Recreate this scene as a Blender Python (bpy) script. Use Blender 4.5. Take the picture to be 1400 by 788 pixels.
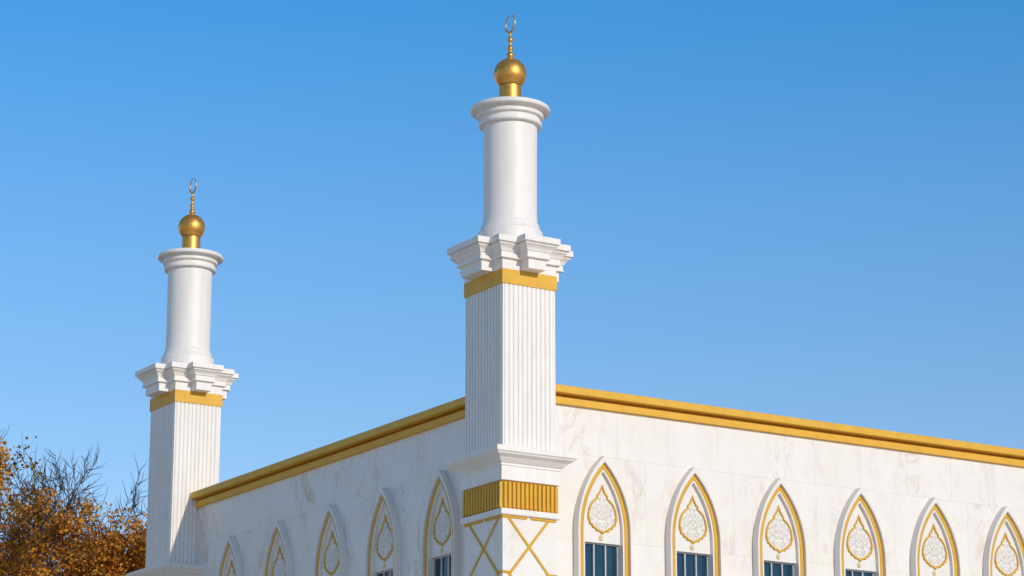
import bpy, math, random
from mathutils import Vector, Matrix
random.seed(7)
sc = bpy.context.scene
for o in list(bpy.data.objects): bpy.data.objects.remove(o)
C = sc.collection
rad = math.radians

# ------------------------------------------------------------------ camera
cam = bpy.data.cameras.new('camera'); cam_o = bpy.data.objects.new('camera', cam); C.objects.link(cam_o)
cam.sensor_width = 36; cam.lens = 3598.0*36/1400; cam.clip_start = .5; cam.clip_end = 6000
cam_o.location = (-39.789, -63.221, -0.878)
cam_o.rotation_euler = (rad(90+14.802), 0, rad(-32.252))
sc.camera = cam_o

# ------------------------------------------------------------------ sky, sun, exposure
SX, SY, SZ = .105, -.94, .33
EL = math.asin(SZ/math.sqrt(SX*SX+SY*SY+SZ*SZ)); ROT = math.atan2(SX, SY)
w = bpy.data.worlds.new('World'); sc.world = w; w.use_nodes = True
nt = w.node_tree; bg = nt.nodes['Background']
sky = nt.nodes.new('ShaderNodeTexSky'); sky.sky_type = 'NISHITA'; sky.sun_disc = False
sky.sun_elevation = EL; sky.sun_rotation = ROT; sky.air_density = 1.0; sky.dust_density = 0.0; sky.ozone_density = 3.0
tc = nt.nodes.new('ShaderNodeTexCoord'); sx = nt.nodes.new('ShaderNodeSeparateXYZ'); cr = nt.nodes.new('ShaderNodeValToRGB')
nt.links.new(tc.outputs['Generated'], sx.inputs[0]); nt.links.new(sx.outputs['Z'], cr.inputs[0])
el = cr.color_ramp.elements
for p_, c_ in ((.0, (1.1, .92, .95)), (.14, (.88, .88, .96)), (.21, (.73, .86, .955)), (.284, (.56, .88, 1.06)), (.355, (.31, .86, 1.13)), (.42, (.33, .87, 1.12)), (.75, (1.35, 1.18, .98))):
    e_ = el.new(p_) if p_ > 0 else el[0]
    e_.position = p_; e_.color = (*[x/1.2 for x in c_], 1)
el[len(el)-1].color = (1.25, 1.05, .85, 1)
mu = nt.nodes.new('ShaderNodeMix'); mu.data_type = 'RGBA'; mu.blend_type = 'MULTIPLY'; mu.inputs[0].default_value = 1
nt.links.new(sky.outputs[0], mu.inputs[6]); nt.links.new(cr.outputs[0], mu.inputs[7]); nt.links.new(mu.outputs[2], bg.inputs['Color'])
bg.inputs['Strength'].default_value = .135
sl = bpy.data.lights.new('sun', 'SUN'); sl.energy = 2.0; sl.angle = rad(.5); sl.color = (1.0, .90, .74)
so = bpy.data.objects.new('sun', sl); C.objects.link(so)
so.rotation_euler = Vector((SX, SY, SZ)).to_track_quat('Z', 'Y').to_euler()
sc.view_settings.view_transform = 'Standard'; sc.view_settings.look = 'None'
sc.view_settings.gamma = 1; sc.view_settings.use_curve_mapping = False; sc.view_settings.exposure = .40

# ------------------------------------------------------------------ materials
class Nodes:
    def __init__(s, name):
        s.m = bpy.data.materials.new(name); s.m.use_nodes = True; s.t = s.m.node_tree
        s.b = s.t.nodes['Principled BSDF']; s.geo = s.t.nodes.new('ShaderNodeNewGeometry')
    def link(s, a, b): s.t.links.new(a, b)
    def mapping(s, scale, rot=(0,0,0), loc=(0,0,0)):
        n = s.t.nodes.new('ShaderNodeMapping'); n.inputs['Scale'].default_value = scale
        n.inputs['Rotation'].default_value = rot; n.inputs['Location'].default_value = loc
        s.link(s.geo.outputs['Position'], n.inputs[0]); return n.outputs[0]
    def noise(s, vec, scale, detail=4, rough=.55, dist=0.):
        n = s.t.nodes.new('ShaderNodeTexNoise'); n.inputs['Scale'].default_value = scale
        n.inputs['Detail'].default_value = detail; n.inputs['Roughness'].default_value = rough
        n.inputs['Distortion'].default_value = dist
        s.link(vec, n.inputs['Vector']); return n.outputs['Fac']
    def ramp(s, fac, stops):
        n = s.t.nodes.new('ShaderNodeValToRGB'); e = n.color_ramp.elements
        while len(e) < len(stops): e.new(.5)
        for k, (p, c) in enumerate(stops):
            e[k].position = p; e[k].color = (c[0], c[1], c[2], 1) if isinstance(c, tuple) else (c, c, c, 1)
        s.link(fac, n.inputs[0]); return n.outputs[0]
    def math(s, op, a, b=None):
        n = s.t.nodes.new('ShaderNodeMath'); n.operation = op
        for i, v in enumerate((a, b)):
            if v is None: continue
            if isinstance(v, (int, float)): n.inputs[i].default_value = v
            else: s.link(v, n.inputs[i])
        return n.outputs[0]
    def mix(s, fac, a, b, mode='MIX'):
        n = s.t.nodes.new('ShaderNodeMix'); n.data_type = 'RGBA'; n.blend_type = mode
        for i, v in ((0, fac), (6, a), (7, b)):
            if isinstance(v, (int, float)): n.inputs[i].default_value = v
            elif isinstance(v, tuple): n.inputs[i].default_value = (*v, 1)
            else: s.link(v, n.inputs[i])
        return n.outputs[2]
    def bump(s, h, strength=.2, dist=.01):
        n = s.t.nodes.new('ShaderNodeBump'); n.inputs['Strength'].default_value = strength
        n.inputs['Distance'].default_value = dist; s.link(h, n.inputs['Height']); s.link(n.outputs[0], s.b.inputs['Normal'])

def mat_marble(name='veined_marble', k=1.):
    n = Nodes(name)
    # every slab is cut from another part of the block: shift the veins by the slab's own random number
    oi = n.t.nodes.new('ShaderNodeObjectInfo'); sh = n.t.nodes.new('ShaderNodeVectorMath'); sh.operation = 'MULTIPLY_ADD'
    n.link(oi.outputs['Random'], sh.inputs[0]); sh.inputs[1].default_value = (7, 5, 9); n.link(n.geo.outputs['Position'], sh.inputs[2])
    class _G: outputs = {'Position': sh.outputs[0]}
    n.geo = _G
    v = n.mapping((1, 1, .34))
    warp = n.noise(v, .9, 5, .6, 1.2)
    ridge = n.math('ABSOLUTE', n.math('SUBTRACT', warp, .5))
    vein = n.ramp(ridge, [(0, 1.0), (.010, .5), (.045, 0.0)])
    patch = n.ramp(n.noise(n.mapping((1, 1, .55), loc=(3, 9, 2)), .55, 3), [(.50, 0.), (.68, 1.)])
    v1 = n.math('MULTIPLY', vein, patch)
    w2 = n.noise(n.mapping((1, 1, .42), rot=(.35, .3, 0), loc=(13, 5, 1)), 2.1, 6, .65, 1.6)
    vein2 = n.ramp(n.math('ABSOLUTE', n.math('SUBTRACT', w2, .47)), [(0, .8), (.02, .3), (.06, 0.)])
    patch2 = n.ramp(n.noise(n.mapping((1, 1, .7), loc=(31, 2, 7)), .8, 3), [(.52, 0.), (.66, .9)])
    v2 = n.math('MULTIPLY', vein2, patch2)
    cloud = n.ramp(n.noise(n.mapping((1, 1, .5), loc=(8, 8, 8)), 1.3, 6, .6, .5), [(.40, (.85, .80, .765)), (.62, (.83, .765, .71)), (.80, (.79, .70, .62))])
    c = n.mix(n.math('MULTIPLY', v1, .62*k), cloud, (.60, .40, .23))
    c = n.mix(n.math('MULTIPLY', v2, min(.95, .60*k)), c, (.52, .36, .23))
    c = n.mix(n.math('MULTIPLY', oi.outputs['Random'], .06), c, (.70, .64, .58))
    n.link(c, n.b.inputs['Base Color']); n.b.inputs['Roughness'].default_value = .42
    n.bump(n.noise(n.mapping((1, 1, 1)), 6, 3), .05, .01)
    return n.m
def mat_white(name, col=(.86, .805, .765), rough=.5, dirt=.25):
    n = Nodes(name)
    g = n.ramp(n.noise(n.mapping((3, 3, .35)), 1.6, 6, .7), [(.45, 0.), (.72, dirt*1.3)])
    sp = n.ramp(n.noise(n.mapping((1, 1, 1)), 9, 3), [(.66, 0.), (.74, dirt)])
    c = n.mix(g, col, tuple(x*.72 for x in (col[0], col[1]*.97, col[2]*.92)))
    c = n.mix(sp, c, tuple(x*.82 for x in col))
    n.link(c, n.b.inputs['Base Color']); n.b.inputs['Roughness'].default_value = rough
    n.bump(n.noise(n.mapping((1, 1, 1)), 14, 4), .06, .01)
    return n.m
def mat_gold_paint(name, col=(.77, .425, .05), rough=.5):
    n = Nodes(name)
    f = n.noise(n.mapping((1, 1, 1)), 2.2, 6, .65)
    c = n.ramp(f, [(.3, tuple(x*.88 for x in col)), (.55, col), (.8, (col[0]*1.04, col[1]*1.08, col[2]*1.3))])
    n.link(c, n.b.inputs['Base Color']); n.b.inputs['Roughness'].default_value = rough
    n.b.inputs['Metallic'].default_value = 0.; n.b.inputs['Specular IOR Level'].default_value = .3
    n.bump(n.noise(n.mapping((1, 1, 1)), 25, 3), .05, .005)
    return n.m
def mat_gold_metal():
    n = Nodes('brushed_gold')
    f = n.noise(n.mapping((1, 1, 1)), 7, 6, .7)
    c = n.ramp(f, [(.3, (.62, .30, .06)), (.6, (.84, .43, .10)), (.8, (.92, .53, .16))])
    n.link(c, n.b.inputs['Base Color']); n.b.inputs['Metallic'].default_value = .85
    r = n.ramp(n.noise(n.mapping((1, 1, 1)), 12, 4), [(.3, .36), (.7, .50)]); n.link(r, n.b.inputs['Roughness'])
    return n.m
def mat_simple(name, col, rough=.6, metal=0., var=.15, scale=3.):
    n = Nodes(name)
    f = n.noise(n.mapping((1, 1, 1)), scale, 5, .6)
    c = n.ramp(f, [(.3, tuple(x*(1-var) for x in col)), (.7, tuple(min(1, x*(1+var)) for x in col))])
    n.link(c, n.b.inputs['Base Color']); n.b.inputs['Roughness'].default_value = rough; n.b.inputs['Metallic'].default_value = metal
    return n.m
def mat_leaf(name, col):
    n = Nodes(name)
    f = n.noise(n.mapping((1, 1, 1)), 1.4, 4, .7)
    c = n.ramp(f, [(.3, tuple(x*.6 for x in col)), (.55, col), (.75, (min(1, col[0]*1.35), col[1]*1.5, col[2]*1.3))])
    n.link(c, n.b.inputs['Base Color']); n.b.inputs['Roughness'].default_value = .6
    tr = n.t.nodes.new('ShaderNodeBsdfTranslucent'); n.link(c, tr.inputs['Color'])
    mx = n.t.nodes.new('ShaderNodeMixShader'); mx.inputs[0].default_value = .25
    out = n.t.nodes['Material Output']
    n.link(n.b.outputs[0], mx.inputs[1]); n.link(tr.outputs[0], mx.inputs[2]); n.link(mx.outputs[0], out.inputs['Surface'])
    return n.m
M = dict(
    marble=mat_marble('veined_marble', .75), white=mat_white('white_stone_paint'), hood=mat_white('white_window_stone', (.81, .76, .72), .45, .2),
    marble_left=mat_marble('veined_marble_left', 1.45),
    joint=mat_simple('joint_mortar', (.68, .64, .61)), gold=mat_gold_paint('ochre_gold_paint'),
    trim=mat_gold_paint('window_gold_paint', (.72, .40, .04), .38), metal=mat_gold_metal(),
    ring=mat_simple('tarnished_metal', (.60, .44, .24), .4, .8), frame=mat_simple('window_frame', (.55, .54, .55), .35, .2),
    roof=mat_simple('roof_membrane', (.35, .34, .33)), dark=mat_simple('dark_interior', (.03, .03, .03), .8),
    bark=mat_simple('bark', (.105, .075, .055), .9, 0, .35, 6.), bark2=mat_simple('grey_bark', (.075, .055, .045), .9, 0, .35, 6.),
    leafA=mat_leaf('leaf_orange', (.66, .26, .018)), leafB=mat_leaf('leaf_rust', (.34, .115, .014)), leafC=mat_leaf('leaf_yellow', (.74, .36, .035)),
    knob=mat_simple('pale_gold', (.68, .50, .26), .4, .1))
def mat_glass():
    n = Nodes('blue_window_glass')
    f = n.noise(n.mapping((1, 1, .4)), 1.2, 3)
    n.link(n.ramp(f, [(.3, (.006, .035, .065)), (.7, (.012, .055, .095))]), n.b.inputs['Base Color'])
    n.b.inputs['Roughness'].default_value = .05; n.b.inputs['IOR'].default_value = 1.5
    n.bump(n.noise(n.mapping((1, 1, .6)), 1.6, 2), .25, .02)
    return n.m
M['glass'] = mat_glass()
def mat_ground():
    n = Nodes('pale_bounce_ground')
    a = n.ramp(n.noise(n.mapping((1, 1, 1)), .25, 8, .7), [(.3, (.36, .31, .22)), (.6, (.44, .38, .28)), (.8, (.48, .41, .31))])
    n.link(a, n.b.inputs['Base Color']); n.b.inputs['Roughness'].default_value = .95
    return n.m
M['ground'] = mat_ground(); M['paving'] = mat_simple('pale_bounce_paving', (.70, .60, .48), .85, 0, .18, 1.5)

# ------------------------------------------------------------------ mesh helpers
class MB:
    def __init__(s): s.v = []; s.f = []; s.mi = []; s.smooth = []
    def add(s, vs, fs, smooth=False, mi=0):
        k = len(s.v); s.v += [tuple(p) for p in vs]
        for f in fs: s.f.append(tuple(k+i for i in f)); s.mi.append(mi); s.smooth.append(smooth)
        return s
    def box(s, x0, x1, y0, y1, z0, z1):
        if x0 > x1: x0, x1 = x1, x0
        if y0 > y1: y0, y1 = y1, y0
        return s.add([(x0,y0,z0),(x1,y0,z0),(x1,y1,z0),(x0,y1,z0),(x0,y0,z1),(x1,y0,z1),(x1,y1,z1),(x0,y1,z1)],
            [(3,2,1,0),(4,5,6,7),(0,1,5,4),(1,2,6,5),(2,3,7,6),(3,0,4,7)])
    def loft(s, rings, closed=True, cap=True, smooth=False):
        n = len(rings[0]); vs = [p for r in rings for p in r]; fs = []
        for i in range(len(rings)-1):
            for j in range(n if closed else n-1):
                a, b = i*n+j, i*n+(j+1) % n
                fs.append((a, b, b+n, a+n))
        s.add(vs, fs, smooth)
        if cap and closed:
            s.add(rings[0], [tuple(reversed(range(n)))]); s.add(rings[-1], [tuple(range(n))])
        return s
    def lathe(s, prof, cx=0, cy=0, n=56, smooth=True):
        """prof: (r, z) from bottom to top; repeated points make hard edges"""
        segs = []; cur = [prof[0]]
        for p in prof[1:]:
            if p == cur[-1]: segs.append(cur); cur = [p]
            else: cur.append(p)
        segs.append(cur)
        for sg in segs:
            if len(sg) < 2: continue
            s.loft([[(cx+r*math.cos(2*math.pi*k/n), cy+r*math.sin(2*math.pi*k/n), z) for k in range(n)] for r, z in sg], cap=False, smooth=smooth)
        return s
    def tube(s, pts, radii, n=6, cap=True, smooth=True):
        rings = []; up = Vector((0, 0, 1)); pu = None
        for i, p in enumerate(pts):
            a = Vector(pts[max(0, i-1)]); b = Vector(pts[min(len(pts)-1, i+1)]); t = (b-a)
            if t.length < 1e-9: t = up.copy()
            t.normalize()
            if pu is None:
                pu = t.cross(Vector((.31, .95, .05))); 
                if pu.length < .1: pu = t.cross(Vector((1, 0, 0)))
            u = (pu - t*pu.dot(t)); u.normalize(); pu = u; q = t.cross(u)
            r = radii[i] if isinstance(radii, (list, tuple)) else radii
            rings.append([tuple(Vector(p) + u*(r*math.cos(2*math.pi*k/n)) + q*(r*math.sin(2*math.pi*k/n))) for k in range(n)])
        return s.loft(rings, cap=cap, smooth=smooth)
    def ring(s, outer, inner, y0, y1):
        """band between two open outlines (lists of (x, z), same length), from depth y0 (back) to y1 (front)"""
        n = len(outer); vs = []
        for (pl, y) in ((outer, y0), (outer, y1), (inner, y1), (inner, y0)): vs += [(x, y, z) for x, z in pl]
        fs = []
        for k in range(4):
            a, b = k*n, ((k+1) % 4)*n
            for i in range(n-1): fs.append((a+i, a+i+1, b+i+1, b+i))
        fs.append((0, n, 2*n, 3*n)); fs.append((n-1, 4*n-1, 3*n-1, 2*n-1))
        return s.add(vs, fs)
    def build(s, name, mat, parent=None, mats=None):
        me = bpy.data.meshes.new(name); me.from_pydata(s.v, [], s.f)
        for m_ in (mats or [mat]): me.materials.append(m_)
        me.polygons.foreach_set('use_smooth', s.smooth)
        if mats: me.polygons.foreach_set('material_index', s.mi)
        me.update()
        import bmesh
        b = bmesh.new(); b.from_mesh(me)
        if len(s.f) < 6000: bmesh.ops.recalc_face_normals(b, faces=b.faces)
        b.to_mesh(me); b.free()
        o = bpy.data.objects.new(name, me); C.objects.link(o)
        if parent: o.parent = parent
        return o
def thing(name, label, cat, loc=(0, 0, 0), group=None):
    o = bpy.data.objects.new(name, None); C.objects.link(o); o.location = loc; o.empty_display_size = .5
    o['label'] = label; o['category'] = cat
    if group: o['group'] = group
    return o
def structure(o): o['kind'] = 'structure'; return o
def bevel(o, wd=.012, seg=1):
    m = o.modifiers.new('bevel', 'BEVEL'); m.width = wd; m.segments = seg; m.limit_method = 'ANGLE'; m.angle_limit = rad(35); return o

# ------------------------------------------------------------------ ground
GZ = -2.5
structure(MB().add([(-3000,-3000,GZ),(3000,-3000,GZ),(3000,3000,GZ),(-3000,3000,GZ)], [(0,1,2,3)]).build('ground', M['ground']))  # out of view; coloured pale to bounce fill light upwards
structure(MB().box(-120, 120, -120, 34, GZ-.3, GZ+.12).build('pavement', M['paving']))  # unseen paving, widened and lightened to throw warm light into the shaded faces

# ------------------------------------------------------------------ mosque building
D = 21.73; XR = 31.5; H = 15.94; HR = 16.093; HX, HY = .90, 1.03
mosque = thing('mosque_building', 'white veined marble hall with ochre gold roof cornice and rows of pointed arch windows', 'building')
win_r = [3.165, 6.445, 9.70, 12.87, 15.94, 19.0, 22.05, 25.1, 28.15]
win_l = [3.64, 7.11, 10.55, 14.20, 17.78]
OW = .66; ZH = 11.60; ZB = 7.8       # opening half width, head, sill
dzl = -.13
T = .045; G = .0016
# core walls behind the marble slabs
c = MB(); c.box(.5, XR, .046, .55, HR-.62+.3, HR-.03); c.box(.046, .55, .5, D-.02, H-.62+.3, H-.03)
def core_wall(axis, wins, length, ztop, dz):
    def bx(u0, u1, z0, z1, d0=T+.001, d1=.5):
        if axis == 'x': c.box(u0, u1, d0, d1, z0, z1)
        else: c.box(d0, d1, u0, u1, z0, z1)
    bx(T+.001, length, GZ, ZB+dz); bx(T+.001, length, ZH+dz, ztop-.30)
    e = [T+.001]
    for u in wins: e += [u-OW, u+OW]
    e.append(length)
    for k in range(0, len(e), 2): bx(e[k], e[k+1], ZB+dz, ZH+dz)
core_wall('x', win_r, XR, HR, 0)
core_wall('y', win_l, D, H, dzl)
c.box(XR-.3, XR, .56, D-.02, GZ, HR-.03); c.box(.56, XR-.31, D-.5, D-.02, GZ, H-.05)
bevel(c.build('wall', M['joint'], mosque), .003)
MB().box(.56, XR-.31, .56, D-.51, 15.0, 15.25).build('roof', M['roof'], mosque)
MB().box(.6, XR-.4, .6, D-.6, GZ+.05, GZ+.2).build('floor', M['dark'], mosque)
# marble slabs, one object each
def slab(axis, u0, u1, z0, z1):
    j = random.uniform(-.0006, .0006); m = MB()
    if u1-u0 < .05: return
    if axis == 'x': m.box(u0+G, u1-G, -j, T, z0+G, z1-G)
    else: m.box(-j, T, u0+G, u1-G, z0+G, z1-G)
    m.build('marble_slab', M['marble' if axis == 'x' else 'marble_left'], mosque)
def clad(axis, wins, length, ztop, dz, last):
    r0, r1, r2, r3 = 9.2+dz, 11.65+dz, 14.15+dz, ztop-.527
    mids = [0.05] + [(a+b)/2 for a, b in zip(wins, wins[1:])] + [length]
    for k, u in enumerate(wins):
        slab(axis, mids[k], u, r1, r2); slab(axis, u, mids[k+1], r1, r2)
    js = [0.05]
    u = 1.9
    while u < length-1: js.append(u); u += 1.87
    js.append(length)
    for a, b in zip(js, js[1:]): slab(axis, a, b, r2, r3+.1)
    for (za, zb) in ((r0, r1), (6.8+dz, r0)):
        e = [0.05]
        for u in wins: e += [u-OW-.0, u+OW+.0]
        e.append(length)
        for k in range(0, len(e), 2):
            slab(axis, e[k], e[k+1], max(za, ZB+dz) if 0 else za, zb) if za > 7 else slab(axis, e[k], e[k+1], za, zb)
clad('x', win_r, XR, HR, 0, 0); clad('y', win_l, D-.02, H, dzl, 0)
lw = MB(); lw.box(.05, XR, 0, T, GZ, 6.8); lw.box(0, T, .05, D, GZ, 6.8+dzl)
for wn, axis, dz in ((win_r, 'x', 0), (win_l, 'y', dzl)):
    for u in wn:
        if axis == 'x': lw.box(u-OW, u+OW, 0, T, 6.804, ZB)
        else: lw.box(0, T, u-OW, u+OW, 6.804+dz, ZB+dz)
lw.build('lower_wall_facing', M['marble'], mosque)

# cornices
def cornice(axis, u0, u1, Z):
    prof = [(-.04, -.62), (-.03, -.60), (-.03, -.53), (.115, -.527), (.125, -.517), (.125, -.325), (.115, -.315), (-.04, -.313), (-.04, -.232), (.30, -.228), (.315, -.215), (.315, -.03), (.30, 0), (-.35, 0.0), (-.35, -.62)]
    m = MB()
    f = (lambda u, o, z: (u, -o, Z+z)) if axis == 'x' else (lambda u, o, z: (-o, u, Z+z))
    m.loft([[f(u, o, z) for o, z in prof] for u in (u0, u1)])
    o = m.build('cornice', M['gold'], mosque); bevel(o, .008)
    return o
cornice('x', HX-.02, XR, HR); cornice('y', HY-.02, D-HY+.0, H)

# ------------------------------------------------------------------ windows (built once at the origin, facing -Y)
ZS = 11.9
def arch(a, apex, zbot, n=18):
    h = apex-ZS; R = (a*a+h*h)/(2*a); t0 = math.asin(h/R)
    right = [(a-R+R*math.cos(t0*k/n), ZS+R*math.sin(t0*k/n)) for k in range(n+1)]
    return [(-a, zbot)] + [(-x, z) for x, z in right] + [(x, z) for x, z in reversed(right[:-1])] + [(a, zbot)]
def drop_path(n=4):
    half = [(0, 13.28), (.055, 13.12), (.12, 13.02), (.185, 12.955), (.165, 12.895), (.27, 12.83), (.37, 12.73), (.45, 12.58), (.49, 12.40), (.485, 12.27), (.45, 12.19), (.44, 12.13), (.37, 12.10), (.33, 12.03), (.25, 12.01), (.20, 11.945), (.11, 11.935), (0, 11.865)]
    return half
def make_window():
    hood = MB(); hood.ring(arch(.955, 14.15, ZB), arch(.888, 13.96, ZB), 0.0, -.28)
    # slim rounded lip on the hood's inner edge
    root = hood.build('arched_window', M['hood'], mosque); bevel(root, .006)
    def sub(mb, name, mat, bw=0):
        o = mb.build(name, mat, root)
        if bw: bevel(o, bw)
        return o
    g = MB()
    o0, i0 = arch(.887, 13.955, ZB), arch(.725, 13.76, ZB)
    o1, i1 = arch(.850, 13.905, ZB), arch(.755, 13.795, ZB)
    nn = len(o0); vs = []
    for pl, y in ((o0, -.02), (o0, -.150), (o1, -.192), (i1, -.192), (i0, -.172), (i0, -.02)): vs += [(x, y, z) for x, z in pl]
    g.add(vs, [(k*nn+i, k*nn+i+1, (k+1)*nn+i+1, (k+1)*nn+i) for k in range(5) for i in range(nn-1)])
    sub(g, 'gold_trim', M['trim'])
    sub(MB().ring(arch(.724, 13.757, ZB), arch(.668, 13.68, ZB), -.02, -.188), 'inner_arch', M['hood'], .005)
    # spandrel panel over the opening
    a = [p for p in arch(.667, 13.678, ZH)]
    p = MB(); n = len(a)
    p.add([(x, -.07, z) for x, z in a] + [(x, .0, z) for x, z in a], [tuple(range(n)), tuple(reversed(range(n, 2*n)))] + [(i, (i+1) % n, n+(i+1) % n, n+i) for i in range(n)])
    sub(p, 'spandrel_panel', M['hood'])
    # lintel lip and jamb lining
    j = MB(); j.box(-.6675, .6675, -.085, .10, ZH-.03, ZH-.002); j.box(-.6675, -.655, -.075, .10, ZB, ZH-.031); j.box(.655, .6675, -.075, .10, ZB, ZH-.031)
    j.box(-.74, .74, -.33, .09, ZB-.12, ZB-.002)
    sub(j, 'window_reveal', M['hood'])
    # drop shaped gold bead
    h = drop_path(); full = [(x, z) for x, z in h] + [(-x, z) for x, z in reversed(h[1:-1])]
    pts = [(x+.02, -.085, z) for x, z in full]; m = len(pts)
    radii = [.032 + .010*(1 if k % 2 else 0)*(1 if z < 12.3 else 0) for k, (x, y, z) in enumerate(pts)]
    dr = MB(); rings = []
    for k in range(m):
        p0, p1 = Vector(pts[k-1]), Vector(pts[(k+1) % m]); t = (p1-p0).normalized(); q = Vector((t.z, 0, -t.x))
        r = radii[k]; rings.append([tuple(Vector(pts[k]) + q*(r*math.cos(an)) + Vector((0, -1, 0))*(r*1.1*math.sin(an))) for an in [rad(x) for x in range(-30, 211, 40)]])
    rings.append(rings[0]); dr.loft(rings, closed=True, cap=False, smooth=True)
    sub(dr, 'drop_moulding', M['trim'])
    # carved scroll work inside the drop
    rnd = random.Random(3); cv = MB()
    def petal(x, z, ang, L, W):
        for s_ in (1, -1):
            ca, sa = math.cos(ang), math.sin(ang)*1
            X = s_*x; dx = s_*ca
            pr = []
            for t, wd, hh in ((0, .15, .0), (.25, .8, .008), (.55, 1., .013), (.8, .6, .009), (1., .08, 0.)):
                px, pz = X+dx*L*t, z+sa*L*t; nx, nz = -sa*W*wd*s_, ca*W*wd*1
                pr.append([(px+nx+.02, -.071, pz+nz), (px+.02, -.078-hh, pz), (px-nx+.02, -.071, pz-nz)])
            cv.loft(pr, closed=False, cap=False)
    def scroll(cx, cz, r, turns, a0, d):
        for s_ in (1, -1):
            pp = []; rr = []
            for k in range(15):
                t = k/14; an = a0 + d*turns*2*math.pi*t; q = r*(1-.8*t)
                pp.append((s_*(cx+q*math.cos(an))+.02, -.079, cz+q*math.sin(an))); rr.append(.013-.005*t)
            cv.tube(pp, rr, 5)
    for (x, z, r_, tn, a0, d) in ((.22, 12.40, .12, 1.2, 0, 1), (.15, 12.66, .09, 1.2, -1.5, 1), (.15, 12.12, .08, 1.2, 1.5, -1), (.36, 12.28, .06, 1.1, 1, -1), (.34, 12.58, .07, 1.1, -1, 1), (.07, 12.86, .05, 1., 1, 1), (.08, 12.30, .05, 1., 2, -1), (.07, 12.50, .05, 1., 0, 1)):
        scroll(x, z, r_, tn, a0, d)
    rnd = random.Random(12)
    half = drop_path()
    def width_at(z):
        for (xa, za), (xb, zb) in zip(half, half[1:]):
            if zb <= z <= za: return xa+(xb-xa)*(za-z)/max(1e-6, za-zb)
        return 0
    z = 11.93
    while z < 13.0:
        wz = width_at(z)-.05; x = rnd.uniform(.0, .05)
        while x < wz:
            petal(x, z+rnd.uniform(-.02, .02), rnd.uniform(-.6, 2.6), rnd.uniform(.06, .10), rnd.uniform(.018, .028)); x += rnd.uniform(.07, .10)
        z += .085
    sub(cv, 'carved_scrollwork', M['hood'])
    # pendant
    pd = MB(); pr = [(0, 11.815, 0), (.035, 11.79, .012), (.068, 11.75, .022), (.08, 11.70, .026), (.06, 11.65, .02), (0, 11.625, 0)]
    pd.loft([[(-x-.03, -.071, z), (-x*.5-.03, -.071-d, z), (x*.5-.03, -.071-d, z), (x-.03, -.071, z)] for x, z, d in pr], closed=False, cap=False)
    sub(pd, 'pendant', M['knob'])
    # frame, mullions, panes
    fr = MB(); fr.box(-.654, -.615, .045, .12, ZB, ZH-.031); fr.box(.615, .654, .045, .12, ZB, ZH-.031); fr.box(-.614, .614, .045, .12, ZB, ZB+.05); fr.box(-.614, .614, .045, .12, ZH-.066, ZH-.031)
    sub(fr, 'window_frame', M['frame'])
    for x in (-.205, .205): sub(MB().box(x-.022, x+.022, .04, .12, ZB+.051, ZH-.067), 'mullion', M['frame'])
    for x0, x1 in ((-.614, -.228), (-.182, .182), (.228, .614)): sub(MB().box(x0, x1, .105, .117, ZB+.051, ZH-.067), 'pane', M['glass'])
    dk = MB(); dk.box(-.654, .654, .13, .14, ZB, ZH-.03)  # black sheet stands in for the darkness of the room behind the panes
    sub(dk, 'dark_room_sheet', M['dark'])
    return root
win0 = make_window()
def copy_part(o, parent=None):
    cp = o.copy(); C.objects.link(cp); cp.parent = parent
    return cp
kids = list(win0.children)
for k, x in enumerate(win_r):
    if k == 0: o = win0
    else:
        o = copy_part(win0, mosque)
        for ch in kids: copy_part(ch, o)
    o.location = (x, 0, 0)
for y in win_l:
    o = copy_part(win0, mosque)
    for ch in kids: copy_part(ch, o)
    o.location = (0, y, dzl); o.scale = (1, .78, 1); o.rotation_euler = (0, 0, rad(-90))

# ------------------------------------------------------------------ minarets
def rect(o, z, ox=0, oy=0): return [(-HX-o, -HY-o, z), (HX+o, -HY-o, z), (HX+o, HY+o, z), (-HX-o, HY+o, z)]
def plus(o, z, s=.41, bx=.27, by=.54):
    X, Y = HX+o, HY+o; b, d = bx+o, by+o
    return [(-X,-Y,z),(-b,-Y,z),(-b,-Y-s,z),(b,-Y-s,z),(b,-Y,z),(X,-Y,z),(X,-d,z),(X+s,-d,z),(X+s,d,z),(X,d,z),(X,Y,z),(b,Y,z),(b,Y+s,z),(-b,Y+s,z),(-b,Y,z),(-X,Y,z),(-X,d,z),(-X-s,d,z),(-X-s,-d,z),(-X,-d,z)]
def fluted(z0, z1, nx=11, ny=12):
    """square shaft whose faces carry rounded reeds between narrow grooves"""
    def side(p0, p1, n, out, gd=.026, gw=.07):
        if out[0]: gd, gw = .05, .13
        pts = []; L = (Vector(p1)-Vector(p0)).length; t = (Vector(p1)-Vector(p0))/L; mg = .05; pit = (L-2*mg)/n; pts.append(Vector(p0))
        for k in range(n):
            u0 = mg+k*pit
            for u, d in ((.0, 0), (.03, gd), (.03+gw, gd+.002), (.06+gw, .006), (.34, -.010), (.6, -.018), (.85, -.008), (.99, .0)):
                pts.append(Vector(p0)+t*(u0+u*pit)-Vector(out)*d)
        pts.append(Vector(p0)+t*(L-mg)); return pts
    P = side((-HX,-HY), (HX,-HY), nx, (0,-1)) + side((HX,-HY), (HX,HY), ny, (1,0)) + side((HX,HY), (-HX,HY), nx, (0,1)) + side((-HX,HY), (-HX,-HY), ny, (-1,0))
    Q = []
    for p in P:
        if not Q or (p-Q[-1]).length > 1e-5: Q.append(p)
    return MB().loft([[(p.x, p.y, z) for p in Q] for z in (z0, z1)])
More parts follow.
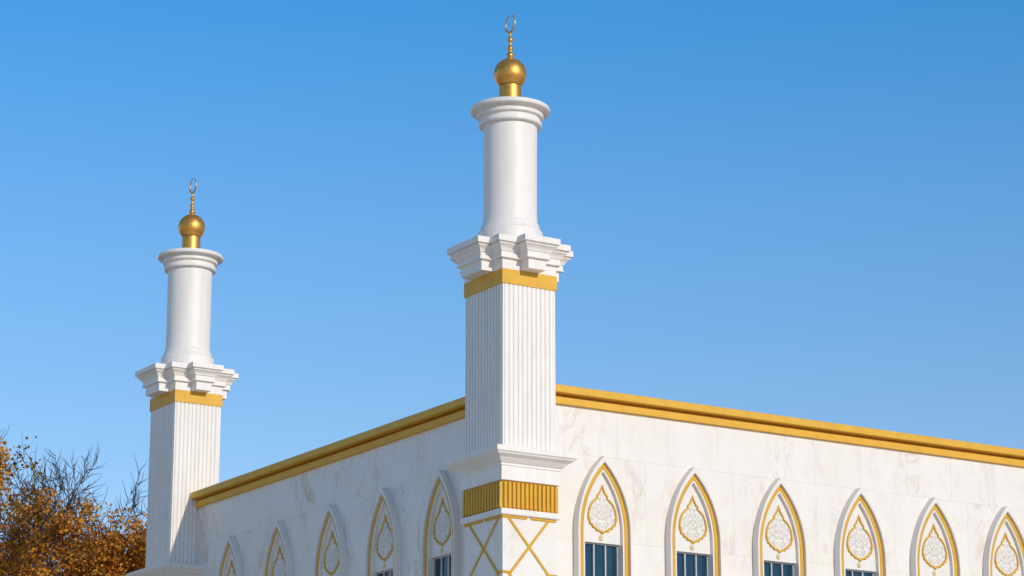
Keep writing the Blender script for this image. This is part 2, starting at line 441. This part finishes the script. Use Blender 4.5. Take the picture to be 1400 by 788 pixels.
def finial_parts(t):
    MB().lathe([(.338, 24.38), (.338, 24.9), (.335, 25.05), (.331, 25.10)]).build('finial_neck', M['metal'], t)
    zc = 25.50; R = .492
    MB().lathe([(R*math.cos(a), zc+R*math.sin(a)) for a in [rad(-90+k*180/40) for k in range(1, 41)]]).build('finial_ball', M['metal'], t)
    sp = [(.072, 25.97), (.078, 26.02), (.105, 26.06), (.110, 26.10), (.100, 26.15), (.066, 26.19), (.058, 26.23), (.064, 26.26), (.084, 26.29), (.086, 26.32), (.070, 26.36), (.050, 26.40), (.042, 26.47), (.050, 26.52), (.085, 26.56), (.094, 26.595), (.082, 26.635), (.04, 26.67), (.028, 26.70), (.026, 26.78), (.034, 26.83), (.012, 26.86)]
    MB().lathe(sp, n=20).build('finial_spire', M['metal'], t)
    pts = []; rr = []
    for k in range(41):
        a = rad(-90 + 14 + (360-28)*k/40 + 180)   # gap at the top
        ang = rad(90+4 + 352*k/40)
        pts.append((0, .262*math.cos(ang), 27.10+.262*math.sin(ang)+.03*max(0, math.sin(ang))**6))
        rr.append(.014 + .022*math.sin(math.pi*k/40))
    MB().tube(pts, rr, 8).build('crescent', M['ring'], t)
def column_parts(t):
    z = 20.0
    prof = [(.955, z-.05), (.955, z+.40), (.955, z+.40), (.965, z+.47), (.955, z+.52), (.955, z+.52), (.93, z+.53), (.90, z+.56), (.885, z+.62), (.885, z+.62), (.868, z+.64), (.862, z+.70), (.862, z+.73), (.862, z+.73), (.835, z+.745), (.818, z+.80), (.806, z+.88), (.800, z+1.0), (.797, 21.5), (.800, 22.6), (.806, 23.70), (.808, 23.80)]
    MB().lathe(prof, n=72).build('column', M['white'], t)
    cp = [(.808, 23.80), (.90, 23.805), (.90, 23.805), (.925, 23.81), (.945, 23.83), (.945, 23.925), (.935, 23.94), (.935, 23.94), (.895, 23.945), (.895, 23.945), (.895, 24.03), (.905, 24.05), (.93, 24.065), (.93, 24.065), (.985, 24.07), (.985, 24.07), (.997, 24.085), (.997, 24.165), (.985, 24.18), (.985, 24.18), (.95, 24.185), (.95, 24.185), (.955, 24.215), (.98, 24.24), (1.03, 24.255), (1.03, 24.255), (1.18, 24.265), (1.18, 24.265), (1.197, 24.28), (1.197, 24.335), (1.197, 24.335), (1.17, 24.36), (1.165, 24.40), (1.165, 24.40), (1.15, 24.41), (.3, 24.42)]
    MB().lathe(cp, n=48).build('column_capital', M['white'], t)
def capital_parts(t):
    lv = [(.02, 19.10), (.03, 19.105), (.03, 19.40), (.135, 19.412), (.135, 19.455), (.115, 19.462), (.115, 19.60), (.155, 19.615), (.155, 19.635), (.165, 19.66), (.19, 19.70), (.235, 19.745), (.28, 19.775), (.285, 19.805), (.255, 19.812), (.255, 19.835), (.34, 19.842), (.34, 20.015), (.335, 20.02)]
    bevel(MB().loft([plus(o, z) for o, z in lv]).build('entablature', M['white'], t), .004)
    m = MB().loft([rect(.04, 18.67), rect(.04, 19.098)]); m.build('gold_band', M['gold'], t)
def reeded_band(t, z0, z1):
    m = MB(); m.loft([rect(.02, z0), rect(.02, z1)])
    for sx, sy, ax in ((0,-1,'x'), (-1,0,'y'), (0,1,'x'), (1,0,'y')):
        L = (HX if ax == 'x' else HY)+.03; n = 13 if ax == 'x' else 14; pit = 2*L/n
        for k in range(n):
            u = -L+pit*(k+.5); hw = pit*.30
            pr = [(-hw, .019), (-hw*.75, .085), (hw*.75, .085), (hw, .019)]
            def P(du, d, z):
                base = (HX if ax == 'y' else HY)
                return (u+du, sy*(base+d), z) if ax == 'x' else (sx*(base+d), u+du, z)
            m.loft([[P(du*f_, .019+(d-.019)*g_, z) for du, d in pr] for z, f_, g_ in ((z0+.02, 1, .15), (z0+.05, 1, 1), (z1-.05, 1, 1), (z1-.02, 1, .15))])
    return m.build('reeded_gold_band', M['trim'], t)
def strip(m, face, a, b, wd=.04, off=0.0):
    (u0, z0), (u1, z1) = a, b; d = Vector((u1-u0, z1-z0)).normalized(); n = Vector((-d.y, d.x))*wd
    q = [(u0+n.x, z0+n.y), (u1+n.x, z1+n.y), (u1-n.x, z1-n.y), (u0-n.x, z0-n.y)]
    q2 = [(u0+n.x*.4, z0+n.y*.4), (u1+n.x*.4, z1+n.y*.4), (u1-n.x*.4, z1-n.y*.4), (u0-n.x*.4, z0-n.y*.4)]
    def P(u, z, k):
        if face == 'S': return (u, -HY-k, z)
        if face == 'W': return (-HX-k, u, z)
        if face == 'N': return (u, HY+k, z)
        return (HX+k, u, z)
    m.loft([[P(u, z, -.004) for u, z in q], [P(u, z, .018+off) for u, z in q], [P(u, z, .032+off) for u, z in q2]])
def lattice(t, faces):
    for f in faces:
        L = HX if f in 'SN' else HY
        m = MB()
        z1 = 11.865
        for r in range(3):
            z0 = z1-1.57
            strip(m, f, (-L+.20, z1-.03), (L-.28, z0+.02)); strip(m, f, (L-.28, z1-.03), (-L+.28, z0+.02), off=.003)
            strip(m, f, (-L-.02, z0), (-L+.30, z0), .036, .006); strip(m, f, (L-.34, z0), (L+.02, z0), .036, .006)
            z1 = z0
        strip(m, f, (-L-.03, 11.865), (-.1, 11.865), .036, .006); strip(m, f, (.04, 11.865), (L-.02, 11.865), .036, .006)
        m.build('gold_lattice', M['trim'], t)
def minaret(label, loc, variant):
    t = thing('minaret', label, 'minaret', loc, 'twin minarets of the hall')
    finial_parts(t); column_parts(t); capital_parts(t)
    if variant == 1:
        fluted(13.79, 18.669).build('fluted_shaft', M['white'], t)
        lv = [(.02, 12.89), (.10, 12.895), (.10, 12.93), (.085, 12.94), (.085, 13.30), (.10, 13.31), (.11, 13.325), (.11, 13.375), (.125, 13.385), (.15, 13.40), (.19, 13.44), (.27, 13.52), (.37, 13.575), (.405, 13.60), (.41, 13.625), (.43, 13.64), (.455, 13.655), (.46, 13.67), (.46, 13.81)]
        bevel(MB().loft([rect(o, z) for o, z in lv]).build('base_cornice', M['white'], t), .004)
        reeded_band(t, 12.08, 12.889)
        bevel(MB().loft([rect(o, z) for o, z in [(.07, 11.905), (.10, 11.935), (.10, 12.079)]]).build('band_ledge', M['white'], t), .006)
        MB().loft([rect(0, GZ+1.2), rect(0, 11.904)]).build('pedestal', M['marble'], t)
        lattice(t, 'SW')
        MB().loft([rect(.15, GZ+.1), rect(.15, GZ+1.1), rect(.05, GZ+1.199)]).build('plinth', M['white'], t)
    else:
        zb = 13.28-loc[2]; g = GZ-loc[2]
        fluted(zb, 18.669).build('fluted_shaft', M['white'], t)
        lv = [(.02, zb-.62), (.10, zb-.62), (.10, zb-.40), (.14, zb-.37), (.22, zb-.30), (.33, zb-.25), (.38, zb-.235), (.38, zb-.20), (.40, zb-.19), (.45, zb-.165), (.45, zb-.13), (.50, zb-.12), (.51, zb-.10), (.51, zb)]
        bevel(MB().loft([rect(o, z) for o, z in lv]).build('base_cornice', M['white'], t), .004)
        bevel(MB().loft([rect(.07, zb+.001), rect(.07, zb+.10), rect(.015, zb+.14)]).build('shaft_foot', M['white'], t), .004)
        MB().loft([rect(0, g+1.2), rect(0, zb-.621)]).build('pedestal', M['marble'], t)
        MB().loft([rect(.15, g+.1), rect(.15, g+1.1), rect(.05, g+1.199)]).build('plinth', M['white'], t)
    return t
minaret('taller looking near minaret at the corner of the hall, over the gold lattice pedestal', (.04, 0, 0), 1)
minaret('far minaret at the left end of the shaded wall, next to the autumn trees', (-.116, D, .5), 2)

# ------------------------------------------------------------------ trees
def tree(label, base, top, spread, nleaf, seed, bark, leaves, leafzone=(0., 1.), twig=1.0, levels=4, leaf=.13, clus=.35, lean=(0, 0), group='autumn trees behind the far minaret', boughs=9, dense=3, rise=1.0, topleaf=0):
    rnd = random.Random(seed); H_ = top-base[2]
    t = thing('autumn_tree' if nleaf > 1500 else 'bare_tree', label, 'tree', base, group)
    tr, br, tw = MB(), MB(), MB(); tips = []
    def path(p, d, L, r, n, wob, up):
        pts = [p]; rs = [r]
        for k in range(n):
            d = (d + Vector((rnd.gauss(0, wob), rnd.gauss(0, wob), rnd.gauss(0, wob)+up))).normalized()
            p = p+d*(L/n); pts.append(p); rs.append(r*(1-.75*(k+1)/n))
        return pts, rs, d
    def grow(p, d, L, r, lv):
        n = (8, 7, 6, 5, 4)[lv]
        pts, rs, _ = path(p, d, L, r, n, (.05, .10, .14, .16, .18)[lv], (.02, .09*rise, .10*rise, .09*rise, .06*rise)[lv])
        (tr if lv == 0 else br if lv <= 2 else tw).tube(pts, rs, (8, 6, 4, 3, 3)[lv], cap=False)
        if lv >= levels-1: tips.append(pts[-1]); tips.append(pts[len(pts)//2])
        if lv >= levels: return
        nb = (boughs, 6, 5, dense, 3)[lv]
        for k in range(nb):
            f = (.35+.62*(k+rnd.random())/nb) if lv == 0 else (.22+.76*(k+rnd.random())/nb)
            i = min(int(f*n), n-1); fr = f*n-i; q = pts[i].lerp(pts[i+1], fr); rr = rs[i]*(1-fr)+rs[i+1]*fr
            ax = (pts[i+1]-pts[i]).normalized()
            an = rnd.uniform(0, 2*math.pi) if lv else k*2.4+rnd.uniform(-.4, .4)
            sd = ax.orthogonal().normalized(); sd.rotate(Matrix.Rotation(an, 3, ax))
            tilt = rad(rnd.uniform(28, 55)*(spread if lv == 0 else 1))
            nd = (ax*math.cos(tilt)+sd*math.sin(tilt)).normalized()
            ll = L*((.62-.30*(f-.3)) if lv == 0 else rnd.uniform(.38, .62))
            grow(q, nd, ll, max(rr*.62, .012*twig), lv+1)
    grow(Vector((0, 0, 0)), Vector((lean[0], lean[1], 1)).normalized(), H_*.80, H_*.016, 0)
    hi = max(p.z for p in tips)
    s_ = H_/hi
    tro = tr.build('trunk', bark, t); bro = br.build('limbs', bark, t); two = tw.build('twigs', bark, t)
    for o in (tro, bro, two):
        for v in o.data.vertices: v.co *= s_
    cand = [p*s_ for p in tips if leafzone[0]*H_ <= p.z*s_ + rnd.uniform(-.08, .08)*H_ <= leafzone[1]*H_]
    lf = MB()
    if cand and nleaf:
        vs, fs, mi = [], [], []
        k = 0
        while k < nleaf:
            c0 = rnd.choice(cand); q = rnd.randint(8, 30); which = rnd.random()
            for _ in range(q):
                p = c0+Vector((rnd.gauss(0, clus), rnd.gauss(0, clus), rnd.gauss(0, clus*.8)))
                a = Vector((rnd.gauss(0, 1), rnd.gauss(0, 1), rnd.gauss(0, 1)-.3)).normalized(); b = a.orthogonal().normalized(); b.rotate(Matrix.Rotation(rnd.uniform(0, 6.28), 3, a))
                l = leaf*rnd.uniform(.6, 1.35); wv = a.cross(b)*l*.38; i0 = len(vs)
                fold = a*l*.12
                vs += [tuple(p), tuple(p+b*l*.5+wv+fold), tuple(p+b*l), tuple(p+b*l*.5-wv+fold)]
                fs += [(i0, i0+1, i0+2), (i0, i0+2, i0+3)]; m_ = 0 if which < .5 else 1 if which < .8 else 2
                if rnd.random() < .2: m_ = rnd.randint(0, 2)
                mi += [m_, m_]; k += 1
        lf.v = vs; lf.f = fs; lf.mi = mi; lf.smooth = [False]*len(fs)
        lf.build('crown', None, t, mats=leaves)
    return t
LV = [M['leafA'], M['leafB'], M['leafC']]; LR = [M['leafB'], M['leafA'], M['leafB']]; LY = [M['leafA'], M['leafC'], M['leafB']]
tree('tall orange tree at the left edge, its sparse top rising highest', (-4.6, 38.3, GZ), 22.0, 1.05, 60000, 11, M['bark'], LY, (.55, .95), 1.4, 4, .17, .25)
tree('rust leafed tree below the bare twigs, midway between frame edge and minaret', (2.2, 40.5, GZ), 18.4, 1.5, 90000, 23, M['bark'], LV, (.62, .97), 1.7, 4, .17, .30, boughs=14, dense=4)
tree('rust brown tree partly hidden behind the far minaret', (6.2, 40.0, GZ), 18.8, 1.4, 62000, 31, M['bark'], LR, (.62, .97), 1.7, 4, .16, .28, boughs=12, dense=4)
tree('bare grey tree with upright twigs standing above the rust foliage', (8.2, 53.5, GZ), 25.6, .8, 900, 5, M['bark2'], LR, (.3, .7), 2.6, 4, .14, .3, boughs=28, dense=8, rise=1.4)
tree('bare thin tree close to the left side of the far minaret', (11.6, 50.5, GZ), 22.3, .95, 700, 17, M['bark2'], LR, (.3, .7), 2.6, 4, .14, .3, boughs=26, dense=8, rise=1.4)
